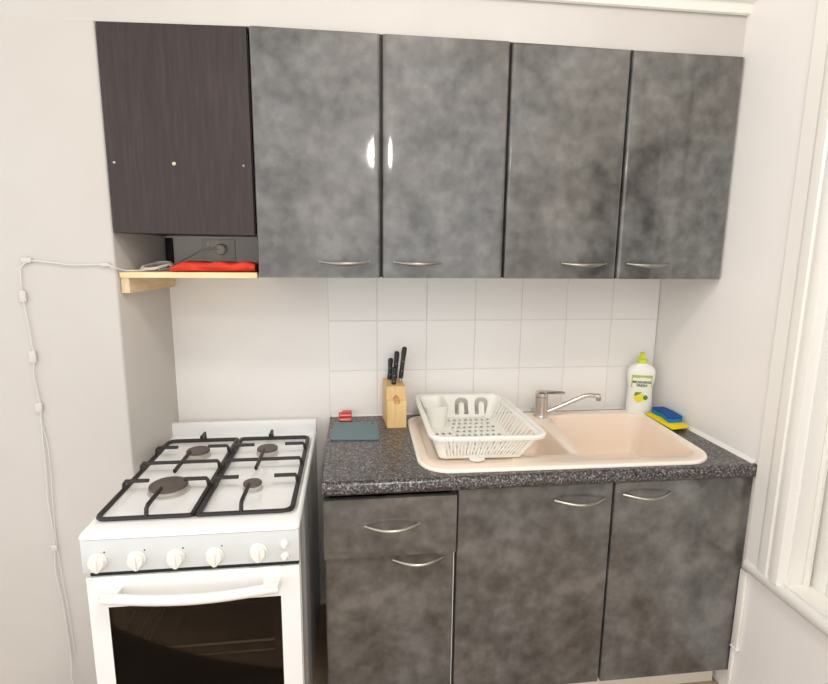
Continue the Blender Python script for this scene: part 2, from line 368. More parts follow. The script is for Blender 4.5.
b = MB(); b.box(-1.17, -.014, -.485, -.47, FZ, BZ1-.004); b.build('kickboard', 'kick_white', label='cream kickboard strip under the grey base cabinets', category='kickboard')

# ---------------------------------------------------------------- worktop
WX0, WX1, WYF = -1.187, -.0005, -.5470; WT, WB = .9, .863
prof = []
R_ = .0165
for k in range(9): q = math.pi*k/8-math.pi/2; prof.append((WYF+R_-R_*math.cos(q), (WT+WB)/2+.0-(-(WT-WB)/2)*math.sin(q)))
def wt(x0, x1, ya, yb):
    if ya is None: return prof+[(yb, WT), (yb, WB)]
    return [(ya, WB), (ya, WT), (yb, WT), (yb, WB)]
outer = rpoly([(-.936, -.512), (-.098, -.522), (-.070, -.042), (-.925, -.046)], [.085, .095, .05, .06], 8)
def inset(poly, d, c=None):
    n = len(poly); out = []
    A = sum(poly[i][0]*poly[(i+1) % n][1]-poly[(i+1) % n][0]*poly[i][1] for i in range(n)); sg = 1 if A > 0 else -1
    for i in range(n):
        p, a, q = Vector(poly[i]), Vector(poly[i-1]), Vector(poly[(i+1) % n]); e = (q-a).normalized(); out.append(tuple(p+Vector((-e.y, e.x))*d*sg))
    return out
b = MB(); b.prism(wt(0, 0, None, -.5285), 'x', WX0, WX1)
b.plate([[(WX0, -.5285), (WX1, -.5285), (WX1, -.0095), (WX0, -.0095)], inset(outer, .011)], lambda p: (p[0], p[1], WT), (0, 0, WB-WT))
b.build('worktop', 'granite', label='dark speckled granite-look kitchen worktop with rounded front edge', category='worktop', smooth=30)

# ---------------------------------------------------------------- sink
sk = thing('sink', 'peach one and a half bowl kitchen sink with drainer set in the worktop', 'sink', (-.5, -.27, .9))
mainb = rpoly([(-.470, -.468), (-.120, -.474), (-.090, -.080), (-.425, -.086)], [.035, .065, .055, .045], 7)
halfb = rpoly([(-.640, -.432), (-.489, -.432), (-.482, -.150), (-.640, -.150)], [.03, .03, .03, .03], 6)
drain = rpoly([(-.905, -.470), (-.665, -.470), (-.665, -.085), (-.898, -.085)], [.05, .03, .03, .04], 6)
b = MB()
oi = inset(outer, .012)
b.plate([oi, mainb, halfb, drain], lambda p: (p[0], p[1], .9065))
def bowl(poly, prof, slope=None):
    rings = []
    for d, z in prof: rings.append([(x, y, z) for x, y in inset(poly, d)])
    b.loft(rings, cap0=False, cap1=False)
    c = Vector((sum(p[0] for p in poly)/len(poly), sum(p[1] for p in poly)/len(poly))); last = rings[-1]; zz = last[0][2]
    b.loft([[(c.x+(x-c.x)*s, c.y+(y-c.y)*s, zz-dz) for x, y, _ in last] for s, dz in ((1, 0), (.96, .003), (.6, .005), (.12, .008))], cap0=False, cap1=True)
bowl(mainb, [(0, .9065), (.002, .905), (.004, .898), (.012, .82), (.017, .78), (.026, .767)])
bowl(halfb, [(0, .9065), (.002, .905), (.004, .898), (.009, .85), (.013, .82), (.020, .808)])
b.loft([[(x, y, z) for x, y in inset(drain, dd_)] for dd_, z in ((0, .9065), (.002, .9060), (.004, .9045), (.007, .9035))], cap0=False, cap1=True)
b.build('basin', 'sink_peach', sk, smooth=50)
b = MB(); rr = []
for d, z in ((0, .9004), (.0, .904), (.002, .9075), (.005, .909), (.009, .9085), (.013, .9064)): rr.append([(x, y, z) for x, y in inset(outer, d)])
b.loft(rr, cap0=False, cap1=False); b.build('rim', 'sink_edge', sk, label='paler cream outer rim of the sink')
for cx, cy, z in ((-.27, -.275, .7602), (-.562, -.29, .8012)):
    b = MB(); b.lathe([(.001, .001), (.022, .001), (.03, .0035), (.036, .003), (.038, .0005)], (cx, cy, z), 24); b.build('drain', 'chrome', sk)

# ---------------------------------------------------------------- tap
tp = thing('tap', 'chrome single lever mixer tap with long spout on the back of the sink', 'tap', (-.455, -.085, .907))
b = MB(); b.lathe([(.0255, .0), (.0255, .003), (.0240, .005), (.0235, .008), (.0225, .04), (.0220, .070)], (-.455, -.085, .907), 28); b.build('tap_body', 'chrome', tp)
b = MB(); b.lathe([(.0222, .0715), (.0226, .075), (.0218, .084), (.014, .091), (.001, .093)], (-.455, -.085, .907), 28)
b.loft([[(x, -.085+yy*w_, z+zz) for yy, zz in ((-1, -.0035*hh), (-.7, .0), (0, .004), (.7, .0), (1, -.0035*hh), (0, -.007*hh))] for x, w_, z, hh in ((-.470, .0185, .9965, 1.6), (-.43, .0165, .9955, 1.6), (-.405, .0115, .993, 1.3), (-.385, .008, .990, 1), (-.372, .0045, .988, .8))])
b.build('lever', 'chrome', tp)
b = MB(); P = catmull([(-.446, -.087, .919), (-.415, -.092, .931), (-.375, -.097, .950), (-.335, -.102, .969), (-.312, -.105, .9795), (-.293, -.108, .984), (-.274, -.111, .9835), (-.256, -.114, .980)], 5)
b.tube(P, [.0088-.0012*min(1, i/len(P)) for i in range(len(P)-4)]+[.009, .0095, .0095, .0092], 14); b.build('spout', 'chrome', tp)
b = MB(); b.lathe([(.0085, -.011), (.009, -.004), (.0085, .002)], (-.2600, -.1135, .9765), 16); b.build('aerator', 'steel', tp)

# ---------------------------------------------------------------- dish rack
rk = thing('dish_rack', 'white plastic dish drying rack standing on the sink drainer', 'dish rack', (-.755, -.26, .908))
Bt = [(-.874, -.435), (-.636, -.444), (-.640, -.095), (-.868, -.088)]; Tp = [(-.896, -.468), (-.590, -.480), (-.606, -.068), (-.889, -.060)]
ZB, ZT = .909, .986
Bp = rpoly(Bt, .02, 8); Tpp = rpoly(Tp, .032, 8)
b = MB()
def up(poly, d, z): return [(x, y, z) for x, y in inset(poly, d)]
b.loft([up(Tpp, .002, ZT-.010), up(Tpp, -.010, ZT-.011), up(Tpp, -.0115, ZT-.003), up(Tpp, -.009, ZT), up(Tpp, -.002, ZT+.0008), up(Tpp, .003, ZT-.001), up(Tpp, .003, ZT-.009), up(Tpp, .002, ZT-.010)], cap0=False, cap1=False)
b.build('rim', 'white_plastic', rk)
# ribs of the front and the two sides
def lerp(a, c, t): return Vector((a[0]+(c[0]-a[0])*t, a[1]+(c[1]-a[1])*t))
def ribs(i, j, n, name, skip=0, rw=.0024):
    m = MB()
    for k in range(n+1):
        t = skip+(1-2*skip)*k/n; B_ = lerp(Bt[i], Bt[j], t); T_ = lerp(Tp[i], Tp[j], t)
        e = (Vector(Bt[j])-Vector(Bt[i])).normalized()*rw; nn = Vector((-e.y, e.x)).normalized()*.003
        ring = lambda c, z: [(c.x-e.x, c.y-e.y, z), (c.x+e.x, c.y+e.y, z), (c.x+e.x+nn.x, c.y+e.y+nn.y, z), (c.x-e.x+nn.x, c.y-e.y+nn.y, z)]
        m.loft([ring(B_, ZB+.004), ring(B_+(T_-B_)*.15, ZB+.012), ring(B_+(T_-B_)*1, ZT-.006)])
    for f0, f1, t0 in ((.0, .15, .0), (.86, 1, 0)):   # lower and upper bands
        z = lambda f: ZB+(ZT-.006-ZB)*f
        a0, a1 = lerp(Bt[i], Tp[i], f0), lerp(Bt[j], Tp[j], f0); c0, c1 = lerp(Bt[i], Tp[i], f1), lerp(Bt[j], Tp[j], f1)
        e = (a1-a0).normalized(); nn = Vector((-e.y, e.x))*.003; s0 = e*.018
        m.loft([[(*(a0+s0), z(f0)), (*(a1-s0), z(f0)), (*(c1-s0), z(f1)), (*(c0+s0), z(f1))], [(*(a0+s0+nn), z(f0)), (*(a1-s0+nn), z(f0)), (*(c1-s0+nn), z(f1)), (*(c0+s0+nn), z(f1))]])
    return m.build(name, 'white_plastic', rk, smooth=0)
ribs(0, 1, 24, 'front_ribs', .08); ribs(1, 2, 13, 'side_ribs', .10, .0055); ribs(3, 0, 22, 'side_ribs', .08)
for i in range(4):   # rounded solid corners
    b = MB()
    seg = range(i*9, i*9+9)
    o_ = [[(*Bp[k], ZB) for k in seg], [(*(Vector(Bp[k])*.02+Vector(Bp[k])*.98), ZB+.002) for k in seg], [(*Tpp[k], ZT-.004) for k in seg]]
    ins = [[(*inset(Bp, .003)[k], ZB) for k in seg], [(*inset(Bp, .003)[k], ZB+.002) for k in seg], [(*inset(Tpp, .003)[k], ZT-.004) for k in seg]]
    b.loft([a+c[::-1] for a, c in zip(o_, ins)])
    b.build('corner_wall', 'white_plastic', rk)
# back wall with the two arches (inverted U slots)
def arch(cx):
    z0, zc, ro, ri = .922, .958, .0235, .0095
    o_ = [(cx-ro, z0)]+[(cx+ro*math.cos(math.pi-math.pi*k/12), zc+.019*math.sin(math.pi*k/12)*1.0) for k in range(13)]+[(cx+ro, z0), (cx+ri, z0)]
    return o_+[(cx+ri*math.cos(math.pi*k/8), zc-.006+.008*math.sin(math.pi*k/8)) for k in range(9)]+[(cx-ri, z0)]
b = MB(); fz = lambda z: (z-ZB)/(ZT-ZB)
def bw(p): x, z = p; t = fz(z); return (x, -.0905+(.0905-.0640)*t, z)
b.plate([[(-.862, ZB), (-.645, ZB), (-.618, ZT-.004), (-.880, ZT-.004)], arch(-.738), arch(-.668)], bw, (0, -.003, 0)); b.build('back_panel', 'white_plastic', rk, smooth=0)
b = MB(); holes = []
for r_ in range(9):
    for c_ in range(8):
        cx = -.79+c_*.019+(r_ % 2)*.0095; cy = -.125-r_*.036
        if c_ == 7 and r_ % 2: continue
        holes.append([(cx+(.0062 if (r_+c_) % 2 else .0045)*math.cos(q)+.002*math.sin(q), cy+.0095*math.sin(q)) for q in [2*math.pi*k/8 for k in range(8)]])
for r_ in range(5):
    for c_ in range(3):
        cx = -.85+c_*.02; cy = -.25-r_*.036; holes.append([(cx+.0055*math.cos(q), cy+.0095*math.sin(q)) for q in [2*math.pi*k/8 for k in range(8)]])
b.plate([inset(Bp, .001)]+holes, lambda p: (p[0], p[1], ZB+.002), (0, 0, .0025))
b.build('rack_floor', 'white_plastic', rk, smooth=0)
b = MB(); hp = rrect(-.884, -.804, -.205, -.072, .022, 6); hb = rrect(-.862, -.812, -.196, -.094, .018, 6)
hr = lambda poly, d, z: [(x, y, z) for x, y in inset(poly, d)]
b.loft([hr(hb, 0, .914), hr(hp, 0, ZT-.004), hr(hp, -.001, ZT-.001), hr(hp, .002, ZT-.0005), hr(hp, .004, ZT-.003), hr(hb, .003, .918)], cap0=True, cap1=True); b.build('cutlery_holder', 'white_plastic', rk)
b = MB(); b.lathe([(.016, 0), (.016, .003), (.013, .0035)], (-.77, -.443, .9068), 20, sx=1.4); b.build('foot', 'white_plastic', rk)

# ---------------------------------------------------------------- knife block and knives
kb = thing('knife_block', 'pale beech knife block holding four black handled knives on the worktop', 'knife block', (-.966, -.09, .9))
def shear(m, k=.075):
    for v in m.bm.verts: v.co.x -= (v.co.y+.145)*k
    return m
cut = [(-.976, .984)]+[(-.966+.010*math.cos(math.pi-math.pi*k/10), .994+.012*math.sin(math.pi*k/10)) for k in range(11)]+[(-.956, .984)]
b = MB(); b.prism([(-.115, .9003), (-.033, .9003), (-.028, 1.041), (-.115, 1.0362)], 'x', -.997, -.935)
b.plate([[(-.997, .9003), (-.935, .9003), (-.935, 1.0360), (-.997, 1.0360)], cut], lambda p: (p[0], -.1150, p[1]), (0, -.0125, 0)); shear(b).build('block', 'beech', kb, smooth=0)
b = MB(); no = [(-.997, .9003), (-.935, .9003), (-.935, .992), (-.956, .992), (-.956, .981), (-.976, .981), (-.976, .992), (-.997, .992)]
b.plate([no], lambda p: (p[0], -.1280, p[1]), (0, -.0170, 0)); shear(b).build('front_board', 'beech_pale', kb, smooth=0)
kn = [('short paring knife in the block, leftmost of the four black handles', (-.984, -.060, 1.043), (-.980, -.056, 1.116), .0092),
      ('shortest front knife with black handle, standing lowest in the block', (-.973, -.100, 1.031), (-.970, -.097, 1.096), .0090),
      ('mid sized knife with black handle, second tallest in the block', (-.965, -.055, 1.045), (-.958, -.051, 1.138), .0098),
      ('tallest knife with black handle leaning right in the block', (-.9485, -.084, 1.052), (-.935, -.078, 1.158), .0094)]
for lab, a, c, r in kn:
    t = thing('kitchen_knife', lab, 'knife', (a[0], a[1], 1.0), 'knives in the beech block'); a, c = Vector(a), Vector(c); d = (c-a)
    b = MB(); b.tube([a, a+d*.06, a+d*.35, a+d*.6, a+d*.85, a+d*.95, c], [r*.75, r*.88, r*.78, r*.80, r*.95, r*.90, r*.45], 12, 1.0); b.build('handle', 'black_handle', t)
    b = MB(); b.tube([a-d.normalized()*.008, a+d*.01], [r*.62, r*.66], 12); b.build('bolster', 'steel', t)
    b = MB(); e = d.normalized(); q = a-e*.007; w_ = .010
    b.loft([[(p.x-.0006, p.y-w_, p.z), (p.x+.0006, p.y-w_, p.z), (p.x+.0003, p.y+w_, p.z), (p.x-.0003, p.y+w_, p.z)] for p in (q, Vector((q.x, q.y, 1.0365 if q.z > 1.0365 else q.z-.002))-Vector((0, 0, .004)))]); b.build('blade', 'steel', t, smooth=0)
    for f in (.25, .55): b = MB(); p = a+d*f; b.lathe([(.0016, 0), (.0016, .0012)], (p.x, p.y-r*.74, p.z), 8, 'y'); b.build('rivet', 'steel', t)

# ---------------------------------------------------------------- cutting mat, sharpener
b = MB(); b.plate([rpoly([(-1.178, -.241), (-1.030, -.254), (-1.026, -.092), (-1.171, -.080)], .008, 4), [(-1.044+.005*math.cos(q), -.108+.005*math.sin(q)) for q in [2*math.pi*k/12 for k in range(12)]]], lambda p: (*p, .9006), (0, 0, .0042))
b.build('cutting_board', 'mat_teal', label='small teal grey cutting board lying flat at the left end of the worktop', category='cutting board', smooth=0)
t = thing('knife_sharpener', 'small red and pink block standing at the tiles behind the cutting board', 'block', (-1.135, -.045, .9005))
R = Matrix.Rotation(math.radians(-8), 3, 'X')
b = MB(); b.box(-1.156, -1.112, -.066, -.040, .9005, .9125, .003); b.box(-1.156, -1.112, -.056, -.030, .9130, .9240, .003); b.box(-1.144, -1.112, -.050, -.026, .9240, .9285, .002); b.build('block_body', 'red_plastic', t)
b = MB(); b.box(-1.153, -1.114, -.0668, -.060, .9035, .9095, .001); b.box(-1.153, -1.114, -.0568, -.050, .9160, .9215, .001); b.build('band', 'pink_plastic', t, label='pale pink band')

# ---------------------------------------------------------------- detergent bottle
bc = (-.079, -.062); bt = thing('detergent_bottle', 'white dishwashing liquid bottle with lime green cap in the corner', 'bottle', (*bc, .9))
BP = [(.900, .038), (.903, .0425), (.912, .044), (.94, .0440), (.965, .0422), (.985, .0412), (.998, .0415), (1.012, .0435), (1.030, .0468), (1.048, .0480), (1.060, .0470), (1.070, .0425), (1.078, .034), (1.083, .024), (1.086, .0165), (1.092, .0155)]
def bwid(z):
    for (z0, w0), (z1, w1) in zip(BP, BP[1:]):
        if z0 <= z <= z1: return w0+(w1-w0)*(z-z0)/(z1-z0)
    return BP[-1][1]
tilt = .35
def bpos(a, z, off=0):   # point on the bottle skin at angle a, turned slightly
    hw = bwid(z)+off; hd = min(hw, .026 if z < 1.07 else hw)*(1 if z < 1.07 else 1)+off*0
    if z >= 1.06: hd = min(hw, .026-(z-1.06)*.35)
    x = math.copysign(abs(math.cos(a))**.8, math.cos(a))*hw; y = math.copysign(abs(math.sin(a))**.8, math.sin(a))*(hd+off)
    th = -.28; return (bc[0]+x*math.cos(th)-y*math.sin(th), bc[1]+x*math.sin(th)+y*math.cos(th), z)
zz = []
for (z0, w0), (z1, w1) in zip(BP, BP[1:]): zz += [z0, (z0+z1)/2]
zz.append(BP[-1][0])
b = MB(); b.loft([[bpos(2*math.pi*k/36, z) for k in range(36)] for z in zz]); b.build('bottle_body', 'bottle_white', bt, smooth=60)
b = MB(); b.lathe([(.0175, 1.0865-.9), (.0178, 1.098-.9), (.0165, 1.101-.9), (.0085, 1.1035-.9), (.0075, 1.113-.9), (.0095, 1.1165-.9), (.0095, 1.1225-.9), (.006, 1.124-.9)], (*bc, .9), 24); b.build('cap', 'cap_lime', bt)
def skin(x, z, off):     # x measured across the label
    hw = bwid(z); u = max(-.98, min(.98, x/hw)); c = math.copysign(abs(u)**(1/.8), u); a = -math.acos(c); return bpos(a, z, off)
def patch(m, f, z0, z1, off, nz=10, nx=10):
    rows = []
    for i in range(nz+1):
        z = z0+(z1-z0)*i/nz; xa, xb = f((z-z0)/(z1-z0)); rows.append([skin(xa+(xb-xa)*k/nx, z, off) for k in range(nx+1)])
    m.loft(rows, closed=False)
b = MB(); patch(b, lambda t: (-.034, .032), .995, 1.045, .0006, 12, 14); patch(b, lambda t: (-.026*math.sqrt(max(.02, 1-(1-t)**2*.95)), .024*math.sqrt(max(.02, 1-(1-t)**2*.95))), .945, .995, .0006, 12, 12)
lb = b.build('label', 'label_pale', bt)
b = MB(); patch(b, lambda t: (-.035, .033), 1.036, 1.046, .0010, 4, 14); patch(b, lambda t: (-.035, -.032), 1.000, 1.036, .0010, 8, 2); patch(b, lambda t: (.030, .033), 1.000, 1.036, .001, 8, 2); b.build('label_border', 'label_green', lb)
b = MB(); patch(b, lambda t: (-.020*math.sin(math.pi*(.1+.8*t)), .020*math.sin(math.pi*(.1+.8*t))), 1.029, 1.038, .0014, 6, 8); b.build('label_swoosh', 'label_pale', lb)
b = MB(); patch(b, lambda t: (-.008-.016*math.sin(math.pi*(.1+.75*t)), -.006+.018*math.sin(math.pi*(.05+.75*t))), .947, .978, .0012, 10, 8); b.build('lemon_print', 'lemon', lb)
b = MB(); patch(b, lambda t: (.014-.009*math.sin(math.pi*(.06+.88*t)), .014+.008*math.sin(math.pi*(.06+.88*t))), .956, .974, .0015, 8, 5); patch(b, lambda t: (-.024+.004*t, -.020+.022*t), .970, .984, .0015, 6, 5); b.build('leaf_print', 'leaf_green', lb)
def letters(s, size, cx, cz, off):
    cu = bpy.data.curves.new('lettering', 'FONT'); cu.body = s; cu.size = size; cu.align_x = 'CENTER'; cu.offset = size*.03; cu.resolution_u = 3
    o = bpy.data.objects.new('lettering_tmp', cu); SC.collection.objects.link(o); bpy.context.view_layer.update()
    me = bpy.data.meshes.new_from_object(o.evaluated_get(bpy.context.evaluated_depsgraph_get())); bpy.data.objects.remove(o)
    m = MB(); m.bm.from_mesh(me); bmesh.ops.triangulate(m.bm, faces=m.bm.faces)
    for v in m.bm.verts: v.co = Vector(skin(cx+v.co.x, cz+v.co.y, off))
    return m.build('lettering', 'text_green', lb, smooth=0)
letters('MORNING', .0128, -.001, 1.0165, .0018); letters('FRESH', .0128, -.001, 1.0045, .0018)

# ---------------------------------------------------------------- sponge and yellow cloth
def slabpoly(poly, z0, z1, m, rnd=.002, wob=0):
    rings = [[(x, y, z0) for x, y in inset(poly, rnd)], [(x, y, z0+rnd*.6) for x, y in poly], [(x, y, z1-rnd*.6) for x, y in poly], [(x, y, z1) for x, y in inset(poly, rnd)]]
    m.loft(rings); return m
yc = rpoly([(-.084, -.276), (-.0125, -.262), (-.0125, -.095), (-.080, -.105)], .006, 4)
b = MB(); slabpoly(yc, .9096, .9155, b, .002); b.build('yellow_cloth', 'yellow_cloth', label='folded yellow cleaning cloth under the blue sponge at the sink edge', category='cloth')
sp_ = thing('sponge', 'blue kitchen sponge with darker scouring top lying on the yellow cloth', 'sponge', (-.04, -.15, .916))
sq = rpoly([(-.066, -.228), (-.0125, -.222), (-.006, -.160), (-.0095, -.108), (-.058, -.104), (-.052, -.165)], .008, 4)
b = MB(); slabpoly(sq, .9158, .929, b, .002); b.build('foam', 'sponge_blue', sp_, label='bright blue foam'); b = MB(); slabpoly(sq, .929, .936, b, .0015); b.build('scourer', 'scour_blue', sp_, label='dark blue scouring layer')

# ---------------------------------------------------------------- pine shelf, red cloth, socket, cord
sh = thing('wall_shelf', 'small raw pine shelf on a batten under the dark wall cabinet', 'shelf', (-1.54, -.15, 1.36))
b = MB(); b.prism([(PX+.0035, -.290), (-1.366, -.290), (-1.366, -.010), (PXB+.0025, -.010)], 'z', 1.394, 1.4085); b.build('shelf_board', 'pine', sh, smooth=0)
b = MB(); b.prism([(PX+.0035, -.284), (PX+.024, -.284), (PXB+.021, -.012), (PXB+.0025, -.012)], 'z', 1.352, 1.3938); b.build('batten', 'pine_end', sh, smooth=0)
b = MB(); n = 44; top = []      # folded cloth: layered, creased
rings = []
for i in range(n+1):
    t = i/n; x = -1.600+.224*t; h = .026+.0015*math.sin(t*9)+.0012*math.sin(t*23+1); h *= min(1, .45+t*4)*min(1, .75+(1-t)*2.2); ring = []
    for k in range(22):
        q = 2*math.pi*k/22; cy = -.205+.004*math.sin(t*7); ry = .068+.003*math.sin(t*11)
        yy = math.copysign(abs(math.cos(q))**.45, math.cos(q))*ry; zt = math.copysign(abs(math.sin(q))**.55, math.sin(q))
        fold = .0022*math.sin(t*14+zt*5+k*.3) if zt > -.8 else 0
        ring.append((x, cy+yy+fold*.9-(.004*math.sin(zt*6+t*3)), 1.4095+(h/2)*(1+zt)+(fold if zt > .3 else 0)))
    rings.append(ring)
b.loft(rings); b.build('red_cloth', 'red_cloth', label='folded red cloth lying on the pine shelf', category='cloth', smooth=70)
b = MB(); b.box(-1.6925, -1.672, -.0135, -.001, 1.412, 1.505, .001); b.build('mounting_strip', 'black_gap', label='black upright strip in the corner between dark cabinet and shelf', category='strip')
so = thing('power_socket', 'cream double switch wall socket above the pine shelf', 'socket', (-1.53, -.005, 1.437))
b = MB(); b.box(-1.584, -1.481, -.008, -.0005, 1.434, 1.503, .003); b.build('face_plate', 'socket_plastic', so)
for x in (-1.5025, -1.5625): b = MB(); b.box(x-.0055, x+.0055, -.012, -.008, 1.484, 1.496, .001); b.build('switch', 'knob_white', so)
cd = thing('electric_cable', 'white electric cord from the socket over the shelf and down the left wall', 'cord', (-1.93, -.31, FZ+.02))
b = MB(); b.lathe([(.017, 0), (.018, .004), (.018, .018), (.015, .026), (.006, .029)], (-1.522, -.0085, 1.470), 22, 'y'); b.build('plug', 'socket_plastic', cd)
b = MB(); P = catmull([(-1.522, -.034, 1.470), (-1.545, -.040, 1.474), (-1.570, -.045, 1.470), (-1.595, -.07, 1.452), (-1.618, -.13, 1.432), (-1.622, -.19, 1.418), (-1.640, -.235, 1.413)], 6); b.tube(P, .0028, 8)
P = []
for i in range(90):       # coil
    q = i/90*2*math.pi*2.6; k = i/90
    P.append((-1.652+(.036-.006*k)*math.cos(q)+.004*math.sin(3*q), -.215+(.055-.012*k)*math.sin(q), 1.4135+.006*k+.0075*(1+math.sin(q+.4))))
b.tube(P, .0028, 8)
P = catmull([(-1.668, -.262, 1.4125), (-1.690, -.2785, 1.4125), (-1.709, -.288, 1.413), (-1.7235, -.3085, 1.421), (-1.745, -.3075, 1.428), (-1.78, -.3065, 1.4285), (-1.83, -.3065, 1.427), (-1.87, -.3065, 1.432), (-1.915, -.3065, 1.437), (-1.935, -.3065, 1.434), (-1.953, -.3065, 1.420), (-1.957, -.3065, 1.395), (-1.957, -.3065, 1.34), (-1.952, -.3065, 1.27), (-1.948, -.3065, 1.19), (-1.953, -.3065, 1.13), (-1.947, -.3065, 1.06), (-1.949, -.3065, .98), (-1.951, -.3065, .88), (-1.955, -.3065, .78), (-1.951, -.3065, .66), (-1.957, -.3065, .56), (-1.947, -.3065, .44), (-1.943, -.3065, .28), (-1.940, -.320, .23), (-1.935, -.322, .1735)], 6)
b.tube(P, .0021, 6); b.build('cord', 'cord_white', cd)
b = MB(); P = catmull([(-1.953, -.3055, 1.02), (-1.941, -.3055, .95), (-1.940, -.3055, .87), (-1.944, -.3055, .78), (-1.947, -.3055, .66), (-1.943, -.3055, .55), (-1.936, -.3055, .42), (-1.931, -.3055, .29)], 6); b.tube(P, .0014, 6); b.build('thin_wire', 'cord_white', cd)
for x, z, w_, h_, lab in ((-1.938, 1.4385, .024, .014, 'clear adhesive cord clip at the upper bend of the cord'), (-1.748, 1.428, .020, .010, 'clear adhesive cord clip beside the wall edge near the pine shelf'), (-1.957, 1.345, .016, .03, 'clear adhesive cord clip topmost on the upright run of cord'), (-1.950, 1.185, .017, .032, 'clear adhesive cord clip second down the upright run of cord'), (-1.950, 1.045, .018, .026, 'clear adhesive cord clip third down the upright run of cord'), (-1.953, .632, .016, .018, 'clear adhesive cord clip lowest, level with the oven handle')):
    b = MB(); b.box(x-w_/2, x+w_/2, -.3100, -.3032, z-h_/2, z+h_/2, .0022, 2); b.build('cord_clip', 'clip_plastic', label=lab, category='cord clip', group='cord clips on the left wall')

# ---------------------------------------------------------------- gas cooker
CX0, CX1, CF, CB = -1.6990, -1.2335, -.650, -.040
ck = thing('gas_cooker', 'white freestanding gas cooker with four burners and glass oven door', 'cooker', (-1.467, -.34, FZ))
b = MB(); b.box(CX0+.001, CX0+.006, CF+.03, CB, FZ+.03, .8485); b.box(CX0+.006, CX1-.006, CB-.006, CB, FZ+.03, .8485); b.box(CX0+.006, CX1-.006, CF+.012, CB-.006, FZ+.03, FZ+.05); b.box(CX0+.006, CX1-.006, CF+.03, CB-.006, .768, .775)
b.box(CX0+.006, CX0+.040, CF+.012, CF+.02, FZ+.05, .768); b.box(CX1-.040, CX1-.006, CF+.012, CF+.02, FZ+.05, .768)
b.build('cooker_body', 'white_enamel', ck)
b = MB(); yy = [CF+.010, -.59, -.55, -.50, -.44, -.38, -.30, -.22, -.14, CB]; pol = []
for i, y in enumerate(yy[:-1]): pol += [(y, CX1), (yy[i+1]-.004, CX1), (yy[i+1]-.003, CX1-.002), (yy[i+1]-.001, CX1-.002)] if i % 2 else [(y, CX1), (yy[i+1], CX1)]
pol = [(x, y) for y, x in pol]; b.plate([pol+[(CX1-.0055, CB), (CX1-.0055, CF+.010)]], lambda p: (p[0], p[1], FZ+.03), (0, 0, .8485-FZ-.03)); b.build('side_panel', 'zinc_painted_sheen', ck, smooth=0, label='reflective grey side panel with painted reflection stripes, facing the cabinets')
for x in (CX0+.04, CX1-.04):
    for y in (CF+.06, CB-.05): b = MB(); b.lathe([(.016, 0), (.016, .005), (.009, .008), (.009, .03)], (x, y, FZ+.0005), 14); b.build('foot', 'black_gap', ck)
# cooktop: pressed lid with a rolled edge and a shallow well
b = MB(); lo = lambda d, z, r=.014: [(x, y, z) for x, y in rpoly([(CX0-.004+d, CF-.012+d), (CX1+.001-d, CF-.012+d), (CX1+.001-d, CB-d), (CX0-.004+d, CB-d)], [max(.004, r)]*2+[.006]*2, 5)]
well = lambda d, z: [(x, y, z) for x, y in rrect(CX0+.010+d, CX1-.010-d, CF+.050+d, CB-.040-d, .02, 5)]
L0 = []
def lip(d, df, z, r=.012): return [(x, y, z) for x, y in rpoly([(CX0-.004+d, CF-.012+df), (CX1+.001-d, CF-.012+df), (CX1+.001-d, CB-d*.2), (CX0-.004+d, CB-d*.2)], [r, r, .006, .006], 5)]
b.loft([lip(.0, .0, .8500), lip(.0, .0005, .8530), lip(.001, .004, .8565), lip(.003, .012, .8595), lip(.006, .024, .8610), lip(.010, .045, .8615), well(0, .8605), well(.004, .8545), well(.012, .8530)], cap0=True, cap1=True)
b.build('cooktop', 'white_enamel', ck, smooth=60)
b = MB(); b.box(CX0-.003, CX1+.0005, CB-.012, CB+.010, .845, .904, .003); b.build('splash_back', 'white_enamel', ck)
# pan supports
def bar(m, pts, w_=.0050, sy=1.25): m.tube(pts, w_, 8, sy)
for x0, x1, mir, cxs in ((-1.692, -1.4825, 0, -1.583), (-1.4695, -1.256, 1, -1.372)):
    m = MB(); y0, y1 = -.598, -.100; zf, zt = .8625, .886
    fr = [(x, y, zf) for x, y in rpoly([(x0, y0), (x1, y0), (x1, y1), (x0, y1)], [.022 if not mir else .006, .022 if mir else .006, .018 if mir else .006, .018 if not mir else .006], 5)]
    m.tube(fr, .0064, 4 if 0 else 8, 1.0, closed=True)
    for y in (-.447, -.217):
        bar(m, [(x0, y, zf), (x0+.002, y, zt-.006), (x0+.006, y, zt), (x0+.062, y, zt)]); bar(m, [(x1, y, zf), (x1-.002, y, zt-.006), (x1-.006, y, zt), (x1-.060, y, zt)])
    y = -.333; bar(m, [(x0, y, zf), (x0+.002, y, zt-.006), (x0+.006, y, zt), (x1-.006, y, zt), (x1-.002, y, zt-.006), (x1, y, zf)])
    bar(m, [(cxs, y0, zf), (cxs, y0+.006, zt-.004), (cxs, y0+.014, zt), (cxs, y0+.100, zt)])
    bar(m, [(cxs, y1, zf), (cxs, y1-.002, zt+.002), (cxs, y1-.012, zt), (cxs, y1-.040, zt)])
    bar(m, [(cxs, -.395, zt), (cxs, -.262, zt)])
    m.build('pan_support', 'iron', ck)
for x, y, r, in ((-1.583, -.445, .047), (-1.574, -.212, .0335), (-1.370, -.212, .031), (-1.371, -.455, .0235)):
    b = MB(); b.lathe([(r*1.08, 0), (r*1.08, .004), (r*.93, .006), (r*.93, .014)], (x, y, .8532), 30); bu = b.build('burner', 'burner_ring', ck)
    b = MB(); b.lathe([(r, .0145), (r, .0195), (r*.94, .0215), (.001, .022)], (x, y, .8532), 32); b.build('burner_cap', 'cap_grey', bu)
